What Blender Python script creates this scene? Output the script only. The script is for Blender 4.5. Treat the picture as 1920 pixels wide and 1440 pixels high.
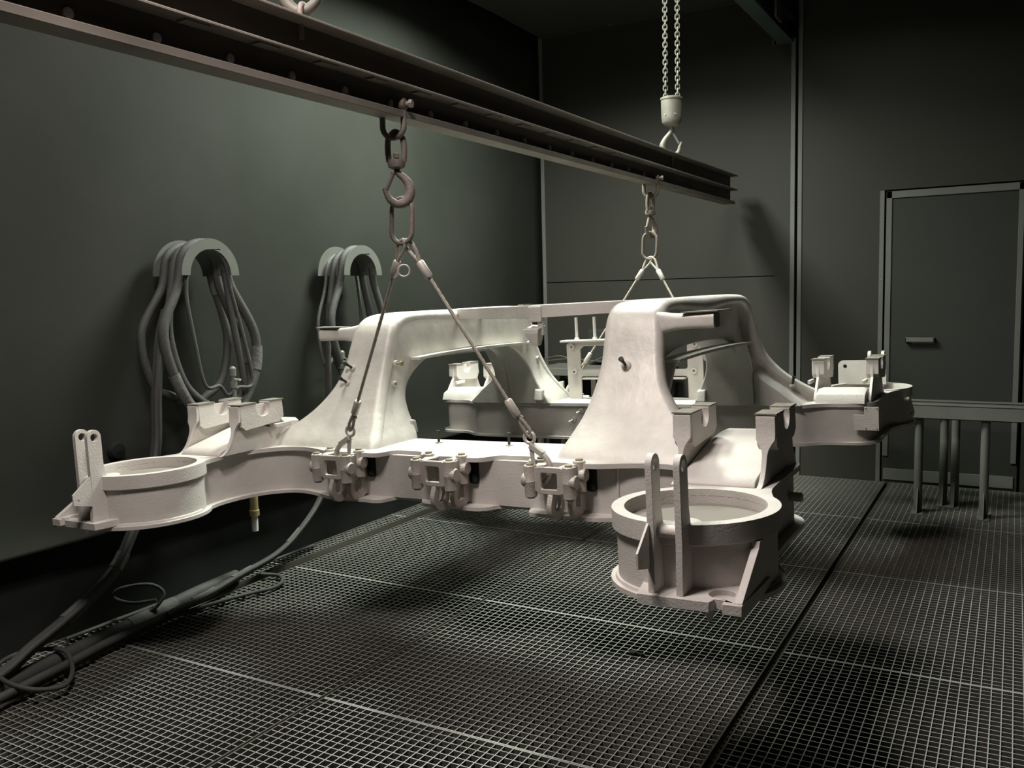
import bpy, bmesh, math, random
from mathutils import Matrix, Vector
random.seed(7)
PI = math.pi
S = bpy.context.scene
for o in list(bpy.data.objects): bpy.data.objects.remove(o)
COL = S.collection

# ------------------------------------------------------------------ camera
cam_data = bpy.data.cameras.new('camera'); cam = bpy.data.objects.new('camera', cam_data); COL.objects.link(cam)
cam_data.sensor_width = 36.0; cam_data.lens = 36.0 * 1661.3 / 1920.0; cam_data.clip_start = 0.02
yaw, pit, rol = math.radians(-29.647), math.radians(-5.969), math.radians(-1.453)
fw = Vector((math.sin(yaw)*math.cos(pit), math.cos(yaw)*math.cos(pit), math.sin(pit)))
rt = Vector((math.cos(yaw), -math.sin(yaw), 0)); up = rt.cross(fw)
r2 = rt*math.cos(rol) + up*math.sin(rol); u2 = -rt*math.sin(rol) + up*math.cos(rol)
cam.matrix_world = Matrix(((r2.x, u2.x, -fw.x, 0), (r2.y, u2.y, -fw.y, 0), (r2.z, u2.z, -fw.z, 1.5), (0, 0, 0, 1)))
S.camera = cam

# ------------------------------------------------------------------ world, lamps, exposure
W = bpy.data.worlds.new('world'); S.world = W; W.use_nodes = True
W.node_tree.nodes['Background'].inputs[0].default_value = (0.8, 0.9, 0.85, 1)
W.node_tree.nodes['Background'].inputs[1].default_value = 0.02
S.view_settings.view_transform = 'Standard'; S.view_settings.look = 'None'
S.view_settings.gamma = 1; S.view_settings.exposure = 0.0; S.view_settings.use_curve_mapping = False

def area(name, loc, target, sx, sy, power, color, spread=180):
    d = bpy.data.lights.new(name, 'AREA'); d.shape = 'RECTANGLE'; d.size = sx; d.size_y = sy
    d.energy = power; d.color = color; d.spread = math.radians(spread)
    o = bpy.data.objects.new(name, d); COL.objects.link(o); o.location = loc
    o.rotation_euler = (Vector(target)-Vector(loc)).to_track_quat('-Z', 'Y').to_euler()
    return o
area('ceiling_lamp', (-2.65, 4.7, 3.62), (-2.65, 4.7, 0), 0.5, 1.1, 205, (0.92, 1.0, 0.88), 150)
area('ceiling_lamp', (-1.6, 4.8, 3.62), (-1.6, 4.8, 0), 0.6, 1.1, 65, (0.93, 1.0, 0.90), 165)
area('ceiling_lamp', (-1.6, 1.3, 3.45), (-1.6, 1.5, 0), 0.7, 0.5, 115, (1.0, 0.91, 0.86), 165)
area('ceiling_lamp', (-2.95, 2.8, 3.55), (-2.95, 2.8, 0), 0.5, 0.9, 28, (0.97, 0.98, 0.86), 165)

# ------------------------------------------------------------------ materials
def mat(name, col, rough=0.6, metal=0.0, var=0.12, scale=6.0, bump=0.0, bscale=60.0, spec=0.4, tint=None):
    m = bpy.data.materials.new(name); m.use_nodes = True; nt = m.node_tree; b = nt.nodes['Principled BSDF']
    b.inputs['Roughness'].default_value = rough; b.inputs['Metallic'].default_value = metal
    b.inputs['Specular IOR Level'].default_value = spec
    tc = nt.nodes.new('ShaderNodeTexCoord'); n = nt.nodes.new('ShaderNodeTexNoise')
    n.inputs['Scale'].default_value = scale; n.inputs['Detail'].default_value = 6
    nt.links.new(tc.outputs['Object'], n.inputs['Vector'])
    r = nt.nodes.new('ShaderNodeValToRGB'); e = r.color_ramp.elements
    e[0].position = 0.3; e[1].position = 0.7
    t = tint or col
    e[0].color = tuple(c*(1-var) for c in col)+(1,); e[1].color = tuple(min(1, c*(1+var)) for c in t)+(1,)
    nt.links.new(n.outputs['Fac'], r.inputs['Fac']); nt.links.new(r.outputs['Color'], b.inputs['Base Color'])
    if bump:
        n2 = nt.nodes.new('ShaderNodeTexNoise'); n2.inputs['Scale'].default_value = bscale; n2.inputs['Detail'].default_value = 4
        nt.links.new(tc.outputs['Object'], n2.inputs['Vector'])
        bp = nt.nodes.new('ShaderNodeBump'); bp.inputs['Strength'].default_value = bump; bp.inputs['Distance'].default_value = 0.01
        nt.links.new(n2.outputs['Fac'], bp.inputs['Height']); nt.links.new(bp.outputs['Normal'], b.inputs['Normal'])
    return m
PAINT = mat('blasted_grey_steel', (0.52, 0.485, 0.455), 0.6, 0.1, 0.08, 7, 0.15, 140)
CAST = mat('cast_grey_steel', (0.58, 0.55, 0.51), 0.5, 0.15, 0.10, 9, 0.28, 22)
CASTB = mat('bracket_cast_steel', (0.50, 0.45, 0.41), 0.45, 0.35, 0.08, 12, 0.3, 220)
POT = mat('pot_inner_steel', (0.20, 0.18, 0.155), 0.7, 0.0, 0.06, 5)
CUT = mat('flame_cut_edge', (0.16, 0.145, 0.12), 0.8, 0.0, 0.3, 30)
BEAM = mat('dark_brown_steel', (0.075, 0.062, 0.052), 0.6, 0.1, 0.2, 3, 0.1, 60)
BEAME = mat('pale_beam_lip', (0.20, 0.175, 0.15), 0.6, 0.1, 0.2, 5)  # paler brown than the beam web, for flanges, lip, tabs and screws
TACK = mat('dusty_pinkish_steel', (0.17, 0.14, 0.122), 0.65, 0.1, 0.15, 20, 0.2, 120)
ROPE = mat('dusty_wire_rope', (0.36, 0.32, 0.28), 0.65, 0.2, 0.15, 40)
ALU = mat('pressed_ferrule', (0.50, 0.46, 0.42), 0.5, 0.3, 0.08, 20)
WALLL = mat('grey_green_rubber_wall', (0.019, 0.021, 0.0165), 0.75, 0.0, 0.15, 1.3, 0.05, 200, 0.15, (0.021, 0.022, 0.019))
WALLB = mat('grey_steel_panel', (0.031, 0.029, 0.024), 0.6, 0.0, 0.07, 0.8, 0.03, 60, 0.25)
DOOR = mat('grey_door_panel', (0.030, 0.031, 0.027), 0.6, 0.0, 0.06, 0.8, 0.03, 60, 0.25)
TRIM = mat('pale_grey_trim', (0.12, 0.12, 0.11), 0.6, 0.1, 0.08, 4)
BLACK = mat('black_rubber', (0.012, 0.014, 0.012), 0.8, 0, 0.2, 3, spec=0.2)
PIT = mat('dark_pit', (0.03, 0.028, 0.022), 0.9, 0, 0.2, 2, spec=0.1)
CEIL = mat('dark_ceiling', (0.04, 0.04, 0.036), 0.8, 0, 0.1, 2)
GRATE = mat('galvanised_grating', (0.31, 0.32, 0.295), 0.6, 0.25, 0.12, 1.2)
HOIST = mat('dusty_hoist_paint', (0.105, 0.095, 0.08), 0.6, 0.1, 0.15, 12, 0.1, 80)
GRATE_BROWN = mat('grating_flank_brown', (0.085, 0.078, 0.065), 0.8, 0.0, 0.2, 2, spec=0.2)  # darker brown for grating bar sides and the border bars along Y
HOSE = mat('dusty_dark_hose', (0.047, 0.047, 0.044), 0.7, 0, 0.2, 9, 0.2, 90)
TAPE = mat('grey_tape', (0.085, 0.085, 0.078), 0.75, 0, 0.2, 20, 0.4, 60)
SADDLE = mat('grey_green_painted_steel', (0.095, 0.098, 0.087), 0.6, 0.1, 0.08, 5)
OLIVE = mat('olive_cap', (0.22, 0.20, 0.12), 0.6, 0, 0.15, 60)
BRASS = mat('dull_brass', (0.42, 0.34, 0.17), 0.5, 0.5, 0.15, 30)
WHITE = mat('white_nozzle', (0.7, 0.66, 0.6), 0.6, 0, 0.05, 30)
PLUG = mat('black_plug', (0.02, 0.018, 0.014), 0.6, 0, 0.2, 30)
RAIL = mat('dark_teal_rail', (0.06, 0.085, 0.078), 0.5, 0.1, 0.15, 4)
BENCH = mat('grey_bench_steel', (0.125, 0.122, 0.108), 0.6, 0.1, 0.12, 6)

# ------------------------------------------------------------------ mesh helpers
class MB:
    def __init__(s): s.v = []; s.f = []
    def add(s, vs, fs, M=None):
        n = len(s.v)
        for p in vs:
            p = Vector(p)
            s.v.append(tuple(M @ p) if M else tuple(p))
        s.f += [tuple(i+n for i in q) for q in fs]; return s
    def box(s, c, d, M=None):
        x, y, z = c; a, b, e = d[0]/2, d[1]/2, d[2]/2
        vs = [(x+i*a, y+j*b, z+k*e) for i in (-1, 1) for j in (-1, 1) for k in (-1, 1)]
        return s.add(vs, [(0, 1, 3, 2), (4, 6, 7, 5), (0, 4, 5, 1), (2, 3, 7, 6), (0, 2, 6, 4), (1, 5, 7, 3)], M)
    def b2(s, lo, hi): return s.box([(a+b)/2 for a, b in zip(lo, hi)], [abs(b-a) for a, b in zip(lo, hi)])
    def lathe(s, prof, n=24, M=None, cap=True):
        vs = []; fs = []
        for r, z in prof:
            for i in range(n): vs.append((r*math.cos(2*PI*i/n), r*math.sin(2*PI*i/n), z))
        for k in range(len(prof)-1):
            for i in range(n):
                j = (i+1) % n; fs.append((k*n+i, k*n+j, (k+1)*n+j, (k+1)*n+i))
        if cap:
            if prof[0][0] > 0: fs.append(tuple(range(n-1, -1, -1)))
            if prof[-1][0] > 0: fs.append(tuple((len(prof)-1)*n+i for i in range(n)))
        return s.add(vs, fs, M)
    def tube(s, pts, r, n=10, closed=False, twist=0.0, lobes=0, amp=0.0):
        P = [Vector(p) for p in pts]; N = len(P); rad = r if isinstance(r, (list, tuple)) else [r]*N
        T = []
        for i in range(N):
            a = P[(i-1) % N] if (closed or i > 0) else P[i]; b = P[(i+1) % N] if (closed or i < N-1) else P[i]
            T.append((b-a).normalized())
        nrm = T[0].orthogonal().normalized(); fr = []
        for i in range(N):
            nrm = (nrm - T[i]*nrm.dot(T[i])).normalized(); fr.append((nrm.copy(), T[i].cross(nrm)))
        corr = 0
        if closed:
            m = (nrm - T[0]*nrm.dot(T[0])).normalized(); a0, b0 = fr[0]
            corr = math.atan2(m.dot(b0), m.dot(a0))
        vs = []; fs = []; L = 0
        for i in range(N):
            if i: L += (P[i]-P[i-1]).length
            a, b = fr[i]
            for k in range(n):
                th = 2*PI*k/n - corr*i/N; rr = rad[i]
                if lobes: rr *= 1+amp*math.cos(lobes*th - twist*L)
                vs.append(P[i] + a*math.cos(th)*rr + b*math.sin(th)*rr)
        for i in range(N if closed else N-1):
            j = (i+1) % N
            for k in range(n):
                l = (k+1) % n; fs.append((i*n+k, i*n+l, j*n+l, j*n+k))
        if not closed: fs += [tuple(range(n-1, -1, -1)), tuple((N-1)*n+k for k in range(n))]
        return s.add(vs, fs)
    def build(s, name, m, parent=None, bevel=0, smooth=False, seg=2):
        me = bpy.data.meshes.new(name); me.from_pydata(s.v, [], s.f); return finish(name, me, m, parent, bevel, smooth, seg)

def finish(name, me, m, parent=None, bevel=0, smooth=False, seg=2):
    bm = bmesh.new(); bm.from_mesh(me); bmesh.ops.recalc_face_normals(bm, faces=bm.faces); bm.to_mesh(me); bm.free()
    me.materials.append(m)
    if smooth:
        me.polygons.foreach_set('use_smooth', [True]*len(me.polygons))
        me.set_sharp_from_angle(angle=math.radians(40))
    o = bpy.data.objects.new(name, me); COL.objects.link(o)
    if parent: o.parent = parent
    if bevel:
        b = o.modifiers.new('bevel', 'BEVEL'); b.width = bevel; b.segments = seg; b.limit_method = 'ANGLE'; b.angle_limit = math.radians(35)
        b.harden_normals = False
    return o
def tag(o, label=None, cat=None, group=None, kind=None):
    if label: o['label'] = label
    if cat: o['category'] = cat
    if group: o['group'] = group
    if kind: o['kind'] = kind
    return o
def empty(name, loc=(0, 0, 0), label=None, cat=None, group=None):
    o = bpy.data.objects.new(name, None); COL.objects.link(o); o.location = loc; o.empty_display_size = 0.1
    return tag(o, label, cat, group)
def copy_tree(o, parent=None, label=None, loc=None):
    c = o.copy(); COL.objects.link(c); c.parent = parent
    if label: c['label'] = label
    if loc is not None: c.location = loc
    for ch in list(o.children): copy_tree(ch, c)
    return c
def cr(pts, n=8, closed=False):
    P = [Vector(p) for p in pts]; N = len(P); out = []
    for i in range(N if closed else N-1):
        p0 = P[(i-1) % N] if (closed or i) else P[0]*2-P[1]; p1 = P[i]; p2 = P[(i+1) % N]
        p3 = P[(i+2) % N] if (closed or i < N-2) else P[-1]*2-P[-2]
        for k in range(n):
            t = k/n; out.append(0.5*((2*p1)+(p2-p0)*t+(2*p0-5*p1+4*p2-p3)*t*t+(3*p1-p0-3*p2+p3)*t**3))
    if not closed: out.append(P[-1])
    return out
def cr2(pts, n=6, closed=False): return [(p.x, p.y) for p in cr([(a, b, 0) for a, b in pts], n, closed)]
def circ(cx, cy, r, n=24, a0=0, a1=360):
    full = abs(a1-a0) >= 359.9
    return [(cx+r*math.cos(math.radians(a0+(a1-a0)*i/(n if full else n-1))), cy+r*math.sin(math.radians(a0+(a1-a0)*i/(n if full else n-1)))) for i in range(n)]
XY = Matrix.Identity(4)
VW = Matrix(((0, 0, 1, 0), (1, 0, 0, 0), (0, 1, 0, 0), (0, 0, 0, 1)))     # x->v(y)  y->w(z)  z->u(x)
UW = Matrix(((1, 0, 0, 0), (0, 0, -1, 0), (0, 1, 0, 0), (0, 0, 0, 1)))    # x->u  y->w  z->-v
def plate(name, outline, holes, t, m, parent=None, M=XY, off=0.0, bevel=0.0):
    cu = bpy.data.curves.new('c', 'CURVE'); cu.dimensions = '2D'; cu.fill_mode = 'BOTH'; cu.extrude = t/2
    for ring in [outline]+list(holes):
        sp = cu.splines.new('POLY'); sp.points.add(len(ring)-1)
        for i, (a, b) in enumerate(ring): sp.points[i].co = (a, b, 0, 1)
        sp.use_cyclic_u = True
    ob = bpy.data.objects.new('c', cu); COL.objects.link(ob)
    dg = bpy.context.evaluated_depsgraph_get(); me = bpy.data.meshes.new_from_object(ob.evaluated_get(dg))
    bpy.data.objects.remove(ob); bpy.data.curves.remove(cu)
    me.name = name; me.materials.clear()
    me.transform(M @ Matrix.Translation((0, 0, off)))
    bm = bmesh.new(); bm.from_mesh(me); bmesh.ops.remove_doubles(bm, verts=bm.verts, dist=1e-5); bm.to_mesh(me); bm.free()
    o = finish(name, me, m, parent, bevel)
    me.polygons.foreach_set('use_smooth', [True]*len(me.polygons)); me.set_sharp_from_angle(angle=math.radians(28))
    return o
def offset(poly, d):
    n = len(poly); out = []
    A = sum(poly[i][0]*poly[(i+1) % n][1]-poly[(i+1) % n][0]*poly[i][1] for i in range(n)); sg = 1 if A > 0 else -1
    for i in range(n):
        x0, y0 = poly[i-1]; x1, y1 = poly[i]; x2, y2 = poly[(i+1) % n]
        def nn(ax, ay, bx, by):
            l = math.hypot(bx-ax, by-ay) or 1; return ((by-ay)/l*sg, -(bx-ax)/l*sg)
        a = nn(x0, y0, x1, y1); b = nn(x1, y1, x2, y2); mx, my = a[0]+b[0], a[1]+b[1]
        l = mx*mx+my*my; k = min(2/(l if l > .3 else .3), 1.6)
        out.append((x1+mx*k*d, y1+my*k*d))
    return out
def align(p, d):
    return Matrix.Translation(Vector(p)) @ Vector(d).normalized().to_track_quat('Z', 'Y').to_matrix().to_4x4()

# ------------------------------------------------------------------ setting
def struct(o): o['kind'] = 'structure'; return o
XL, YB, ZC, XR, YF = -3.70, 7.10, 3.70, 3.2, -3.0
floor = struct(MB().b2((XL-.1, YF, -0.75), (XR, YB+.1, -0.70)).build('floor', PIT))
P = 0.0343
def grating_meshes(nx, ny):
    w, h = nx*P, ny*P; bw = 0.0032; dp = 0.032
    f = MB()
    for x in (0.003, w-0.003): f.b2((x-.003, 0, -dp), (x+.003, h, 0.0))
    for y in (0.003, h-0.003): f.b2((0.006, y-.003, -dp), (w-0.006, y+.003, 0.0))
    b = MB()
    for i in range(1, nx): b.b2((i*P-bw/2, .006, -dp), (i*P+bw/2, h-.006, -0.0008))
    for j in range(1, ny): b.b2((.006, j*P-bw/2, -dp*0.9), (w-.006, j*P+bw/2, -0.0002))
    return f, b
cache = {}
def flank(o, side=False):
    me = o.data; me.materials.append(GRATE_BROWN)
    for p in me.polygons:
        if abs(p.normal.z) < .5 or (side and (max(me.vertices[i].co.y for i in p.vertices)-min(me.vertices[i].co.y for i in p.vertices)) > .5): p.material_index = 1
def grating(x0, y0, nx, ny):
    if (nx, ny) not in cache:
        f, b = grating_meshes(nx, ny)
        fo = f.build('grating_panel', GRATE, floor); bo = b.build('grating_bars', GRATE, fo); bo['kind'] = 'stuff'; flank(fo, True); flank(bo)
        cache[(nx, ny)] = (fo, bo); fo.location = (x0, y0, 0); return fo
    fo, bo = cache[(nx, ny)]
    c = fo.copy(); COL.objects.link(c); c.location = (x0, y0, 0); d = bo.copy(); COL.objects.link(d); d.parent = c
    return c
for r in range(-3, 6):
    y0 = 2.412+(r-2)*1.168
    for k, (x0, nx) in enumerate([(-3.466, 36), (-2.222, 41), (-0.790, 40), (0.585, 40), (1.965, 34)]):
        grating(x0, y0, nx, 34)
    if y0 > -1.2: grating(XL+.015, y0, 4, 34)
bear = MB()
for x in (-2.228, -0.810, 0.575, 1.955): bear.b2((x-.015, YF, -.16), (x+.02, YB, -.05))
bear.build('bearer', BLACK, floor)

# left wall: one rubber sheet whose lower end curls outward, hung in front of a black skirt
ys = [YF+i*(YB-YF)/60 for i in range(61)]
prof = [(0.045, .425), (0.040, .44), (0.028, .47), (0.014, .52), (0.004, .60), (0, .72)]+[(0, .9+.28*i) for i in range(11)]
wl = MB(); vs = []; fs = []
for i, y in enumerate(ys):
    for x, z in prof:
        wv = 0.006*math.sin(y*2.1+1)+0.004*math.sin(y*5.3)+0.003*math.sin(z*2+y*3)
        vs.append((XL+x+wv, y, z))
nz = len(prof)
for i in range(60):
    for k in range(nz-1): fs.append((i*nz+k, (i+1)*nz+k, (i+1)*nz+k+1, i*nz+k+1))
wl.add(vs, fs); wall_left = struct(wl.build('wall_left', WALLL, smooth=True))
so = wall_left.modifiers.new('solid', 'SOLIDIFY'); so.thickness = 0.012; so.offset = -1
struct(MB().b2((XL-.09, YF, -.2), (XL-.05, YB, .75)).build('baseboard_left', BLACK))  # black colour here also carries the shade of the recess under the sheet
scr = MB().lathe([(0.006, 0), (0.006, .002), (0.003, .004)], 8)
s0 = scr.build('screw', SADDLE, wall_left); z = 0.8
wv = lambda z: XL+.0015+0.006*math.sin(2.70*2.1+1)+0.004*math.sin(2.70*5.3)+0.003*math.sin(z*2+2.70*3)
s0.matrix_local = align((wv(z), 2.70, z), (1, 0, 0))
while z < 3.5:
    z += 0.072; c = s0.copy(); COL.objects.link(c); c.matrix_local = align((wv(z), 2.70, z), (1, 0, 0))
# back wall in pieces around the crane rail slot
wb = struct(MB().b2((XL-.1, YB+.06, -.2), (XR, YB+.12, ZC)).build('wall_back', BLACK))
T = 0.05
for lo, hi in (((XL, -.05), (-1.65, 1.565)), ((XL, 1.572), (-1.65, ZC)), ((-1.65, -.05), (-1.497, 3.315)), ((-1.480, -.05), (-0.868, 2.168)), ((-1.480, 2.168), (0.10, ZC)), ((0.06, -.05), (0.10, 2.168)), ((0.10, -.05), (XR, ZC))):
    MB().b2((lo[0], YB, lo[1]), (hi[0], YB+T, hi[1])).build('wall_panel', WALLB, wb)
struct(MB().b2((XR, YF, -.2), (XR+.1, YB, ZC)).build('wall_right', WALLB))
struct(MB().b2((XL-.1, YF-.1, -.2), (XR, YF, ZC)).build('wall_front', WALLB))
struct(MB().b2((XL-.1, YF, ZC), (XR, YB+.1, ZC+.08)).build('ceiling', CEIL))
tn = [0]
scb = MB().lathe([(0.0055, 0), (0.0055, .002), (0.003, .003)], 8).build('screw', BEAME, wb); scb_first = [True]
def trim(x0, z0, x1, z1, y=YB-.012, screws=0.42, m=TRIM):
    tn[0] += 1
    t = struct(MB().b2((x0, y, z0), (x1, YB, z1)).build('trim_%d' % tn[0], m, bevel=.002))
    L = max(x1-x0, z1-z0); n = int(L/screws)
    for i in range(n):
        f = (i+.5)/n; p = ((x0+x1)/2, y-.0005, z0+f*(z1-z0)) if z1-z0 > x1-x0 else (x0+f*(x1-x0), y-.0005, (z0+z1)/2)
        c = scb.copy() if not scb_first[0] else scb
        if not scb_first[0]: COL.objects.link(c)
        scb_first[0] = False; c.parent = t; c.matrix_local = align(p, (0, -1, 0))
    return t
trim(XL+.012, 0, XL+.045, ZC-.02, screws=.6)
trim(-1.532, 0, -1.499, 3.322); trim(-1.478, 0, -1.446, ZC)
trim(-1.665, 3.318, -1.499, 3.350, screws=.2); trim(-1.672, 3.318, -1.642, 3.46, screws=.2)
trim(-0.888, 0, -0.857, 2.165)
trim(XL, ZC-.025, XR, ZC, screws=1.2, m=CEIL)
# door
door = struct(MB().b2((-0.846, YB-.004, -.04), (0.043, YB+.04, 2.15)).build('door_1', DOOR, bevel=.003))
for lo, hi in (((-0.843, .20), (-0.805, 2.155)), ((0.0, .20), (0.034, 2.155)), ((-0.843, 2.105), (0.034, 2.155)), ((-0.835, .02), (0.020, .105))):
    MB().b2((lo[0], YB-.016, lo[1]), (hi[0], YB-.003, hi[1])).build('door_trim', TRIM, door, bevel=.002)
h = MB().b2((-.70, YB-.055, 1.060), (-.50, YB-.040, 1.092)).b2((-.70, YB-.055, 1.06), (-.688, YB, 1.092)).b2((-.512, YB-.055, 1.06), (-.50, YB, 1.092))
h.build('door_handle', TRIM, door, bevel=.003)
# threshold shadow strip
# crane rail
rl = empty('crane_rail', (-1.57, 5, 3.4), 'dark teal overhead crane rail running into a slot in the back wall', 'rail')
rb = MB()
rb.b2((-.055, -8, -.085), (.055, 2.15, -.073)).b2((-.055, -8, .09), (.055, 2.15, .102)).b2((-.006, -8, -.073), (.006, 2.15, .09))
rb.build('rail_beam', RAIL, rl, bevel=.002)
for y in (-1.2, .3, 1.35):
    MB().b2((-.045, y-.02, .102), (-.03, y+.02, .31)).b2((.03, y-.02, .102), (.045, y+.02, .31)).build('hanger_bracket', RAIL, rl)
MB().b2((.058, 1.45, -.06), (.075, 1.62, .08)).build('end_plate', TRIM, rl, bevel=.01)

# ------------------------------------------------------------------ the bogie frame (local axes u across, v along, w up)
frame = empty('bogie_frame', (0, 0, 0), 'large pale grey welded bogie frame with two tall arches, hanging above the grating', 'vehicle frame')
frame.matrix_world = Matrix(((0.99942183, 0.01300242, -0.0314155, -1.946), (-0.01309511, 0.99991048, -0.00274649, 3.961), (0.03137698, 0.00315629, 0.99950264, 0.85), (0, 0, 0, 1)))
F = frame
PU, PV, RI, RO = 1.191, 1.550, 0.200, 0.235

def half_outline(bulge=True):
    """right half of the plan outline of one end, starting mid front edge, going round the pot, ending mid inner edge (v negative)"""
    fr = []
    if bulge:
        fr = [(0, -1.04), (.13, -1.04), (.19, -.972), (.25, -.965), (.33, -.965), (.37, -1.045), (.45, -1.05), (.62, -1.05), (.68, -1.035), (.76, -1.005)]
    else:
        fr = [(0, -1.01), (.25, -1.01), (.45, -1.01), (.62, -1.01), (.76, -1.0)]
    fr += [(.86, -.985), (.94, -1.005), (1.01, -1.07), (1.045, -1.16), (1.055, -1.26), (1.045, -1.35)]
    a = cr2(fr, 5)
    c = circ(PU, -PV, RO, 44, 132, 395)
    b = cr2([(1.383, -1.415), (1.362, -1.36), (1.343, -1.29), (1.338, -1.20), (1.336, -1.05), (1.336, -.90), (1.318, -.835), (1.27, -.782), (1.20, -.768), (1.12, -.765), (1.06, -.74), (1.0, -.69), (.93, -.668), (.8, -.665)], 5)
    return a[:-1] + c + b + [(.5, -.665), (.2, -.665)]
def full_outline(bulge, sv):
    h = half_outline(bulge)
    L = [(-a, b) for a, b in reversed(h[1:])]
    pts = [(a, b) for a, b in h] + L
    return [(a, b*-sv) for a, b in pts]          # sv=-1: near end, +1: far end
def pot_holes(sv, r=RI): return [circ(s*PU, sv*PV, r, 44) for s in (1, -1)]

for sv in (-1, 1):
    out = full_outline(True, sv)
    plate('top_flange', out, pot_holes(sv), .018, PAINT, F, off=-.009, bevel=.002)
    plate('web', offset(full_outline(False, sv), -.022), pot_holes(sv), .182, PAINT, F, off=-.107)
    plate('bottom_flange', offset(full_outline(True, sv), .010), [], .014, PAINT, F, off=-.2050, bevel=.002)
    for s in (1, -1):
        c = (s*PU, sv*PV)
        pot = MB().lathe([(RI, -.16), (RI, .004), (RO+.001, .004), (RO+.001, -.050), (RO-.003, -.053), (RO-.012, -.055), (RO-.012, -.199)], 56, Matrix.Translation((c[0], c[1], 0)), cap=False).build('spring_pot', PAINT, F, smooth=True)
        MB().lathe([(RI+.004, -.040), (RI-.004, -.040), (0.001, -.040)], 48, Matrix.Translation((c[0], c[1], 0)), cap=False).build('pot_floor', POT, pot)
        MB().lathe([(.036, -.040), (.036, -.008), (.030, -.005), (0.0001, -.005)], 24, Matrix.Translation((c[0]+.03*s, c[1]+.150*sv, 0)), cap=False).build('centre_plug', PAINT, pot, smooth=True)
        # weld fold lines in the web
        for (uu, vv) in ((.885, .960), (1.085, 1.29), (.705, .985)):
            MB().tube([(s*uu, sv*vv, -.196), (s*uu, sv*vv, -.018)], .0045, 6).build('weld_seam', PAINT, F, smooth=True)
        # ring weld around the pot foot
        MB().tube([(c[0]+(RO-.010)*math.cos(math.radians(a)), c[1]+sv*(RO-.010)*math.sin(math.radians(a)), -.196) for a in range(-25, 205, 8)], .008, 6).build('weld_seam', PAINT, F, smooth=True)

# goosenecked side arches
ST = [ # outer(v,w) inner(v,w) umin umax umax_core
 (-.975, .000, -.645, .000, .44, 1.14, 1.00),
 (-.955, .030, -.640, .030, .45, 1.09, .96),
 (-.905, .085, -.632, .080, .475, .99, .90),
 (-.845, .160, -.622, .140, .505, .895, .82),
 (-.785, .255, -.605, .200, .525, .825, .76),
 (-.735, .350, -.560, .262, .535, .795, .725),
 (-.700, .440, -.480, .320, .535, .785, .71),
 (-.670, .510, -.400, .352, .535, .775, .71),
 (-.625, .555, -.330, .366, .535, .770, .715),
 (-.550, .578, -.270, .372, .535, .765, .72),
 (-.400, .585, -.180, .376, .535, .755, .72),
 (-.200, .585, -.090, .378, .535, .75, .72),
 (0.0, .583, 0.0, .379, .535, .75, .72)]
def stations():
    h = ST; return h + [(-a, b, -c, d, e, f, g) for a, b, c, d, e, f, g in reversed(h[:-1])]
def interp(L, n):
    out = []
    for i in range(len(L)-1):
        p0 = L[max(i-1, 0)]; p1 = L[i]; p2 = L[i+1]; p3 = L[min(i+2, len(L)-1)]
        for k in range(n):
            t = k/n; out.append(tuple(0.5*((2*b)+(c-a)*t+(2*a-5*b+4*c-d)*t*t+(3*b-a-3*c+d)*t**3) for a, b, c, d in zip(p0, p1, p2, p3)))
    out.append(L[-1]); return out
def rrect(w, h, r, n=6):
    r = min(r, w/2*.98, h/2*.98); pts = []
    for cx, cy, a in ((w/2-r, h/2-r, 0), (-w/2+r, h/2-r, 90), (-w/2+r, -h/2+r, 180), (w/2-r, -h/2+r, 270)):
        for i in range(n+1):
            t = math.radians(a+90*i/n); pts.append((cx+r*math.cos(t), cy+r*math.sin(t)))
    return pts
def loft(rings):
    m = MB(); n = len(rings[0]); vs = [p for r in rings for p in r]; fs = []
    for i in range(len(rings)-1):
        for k in range(n): fs.append((i*n+k, i*n+(k+1) % n, (i+1)*n+(k+1) % n, (i+1)*n+k))
    fs += [tuple(range(n-1, -1, -1)), tuple((len(rings)-1)*n+k for k in range(n))]
    return m.add(vs, fs)
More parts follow.
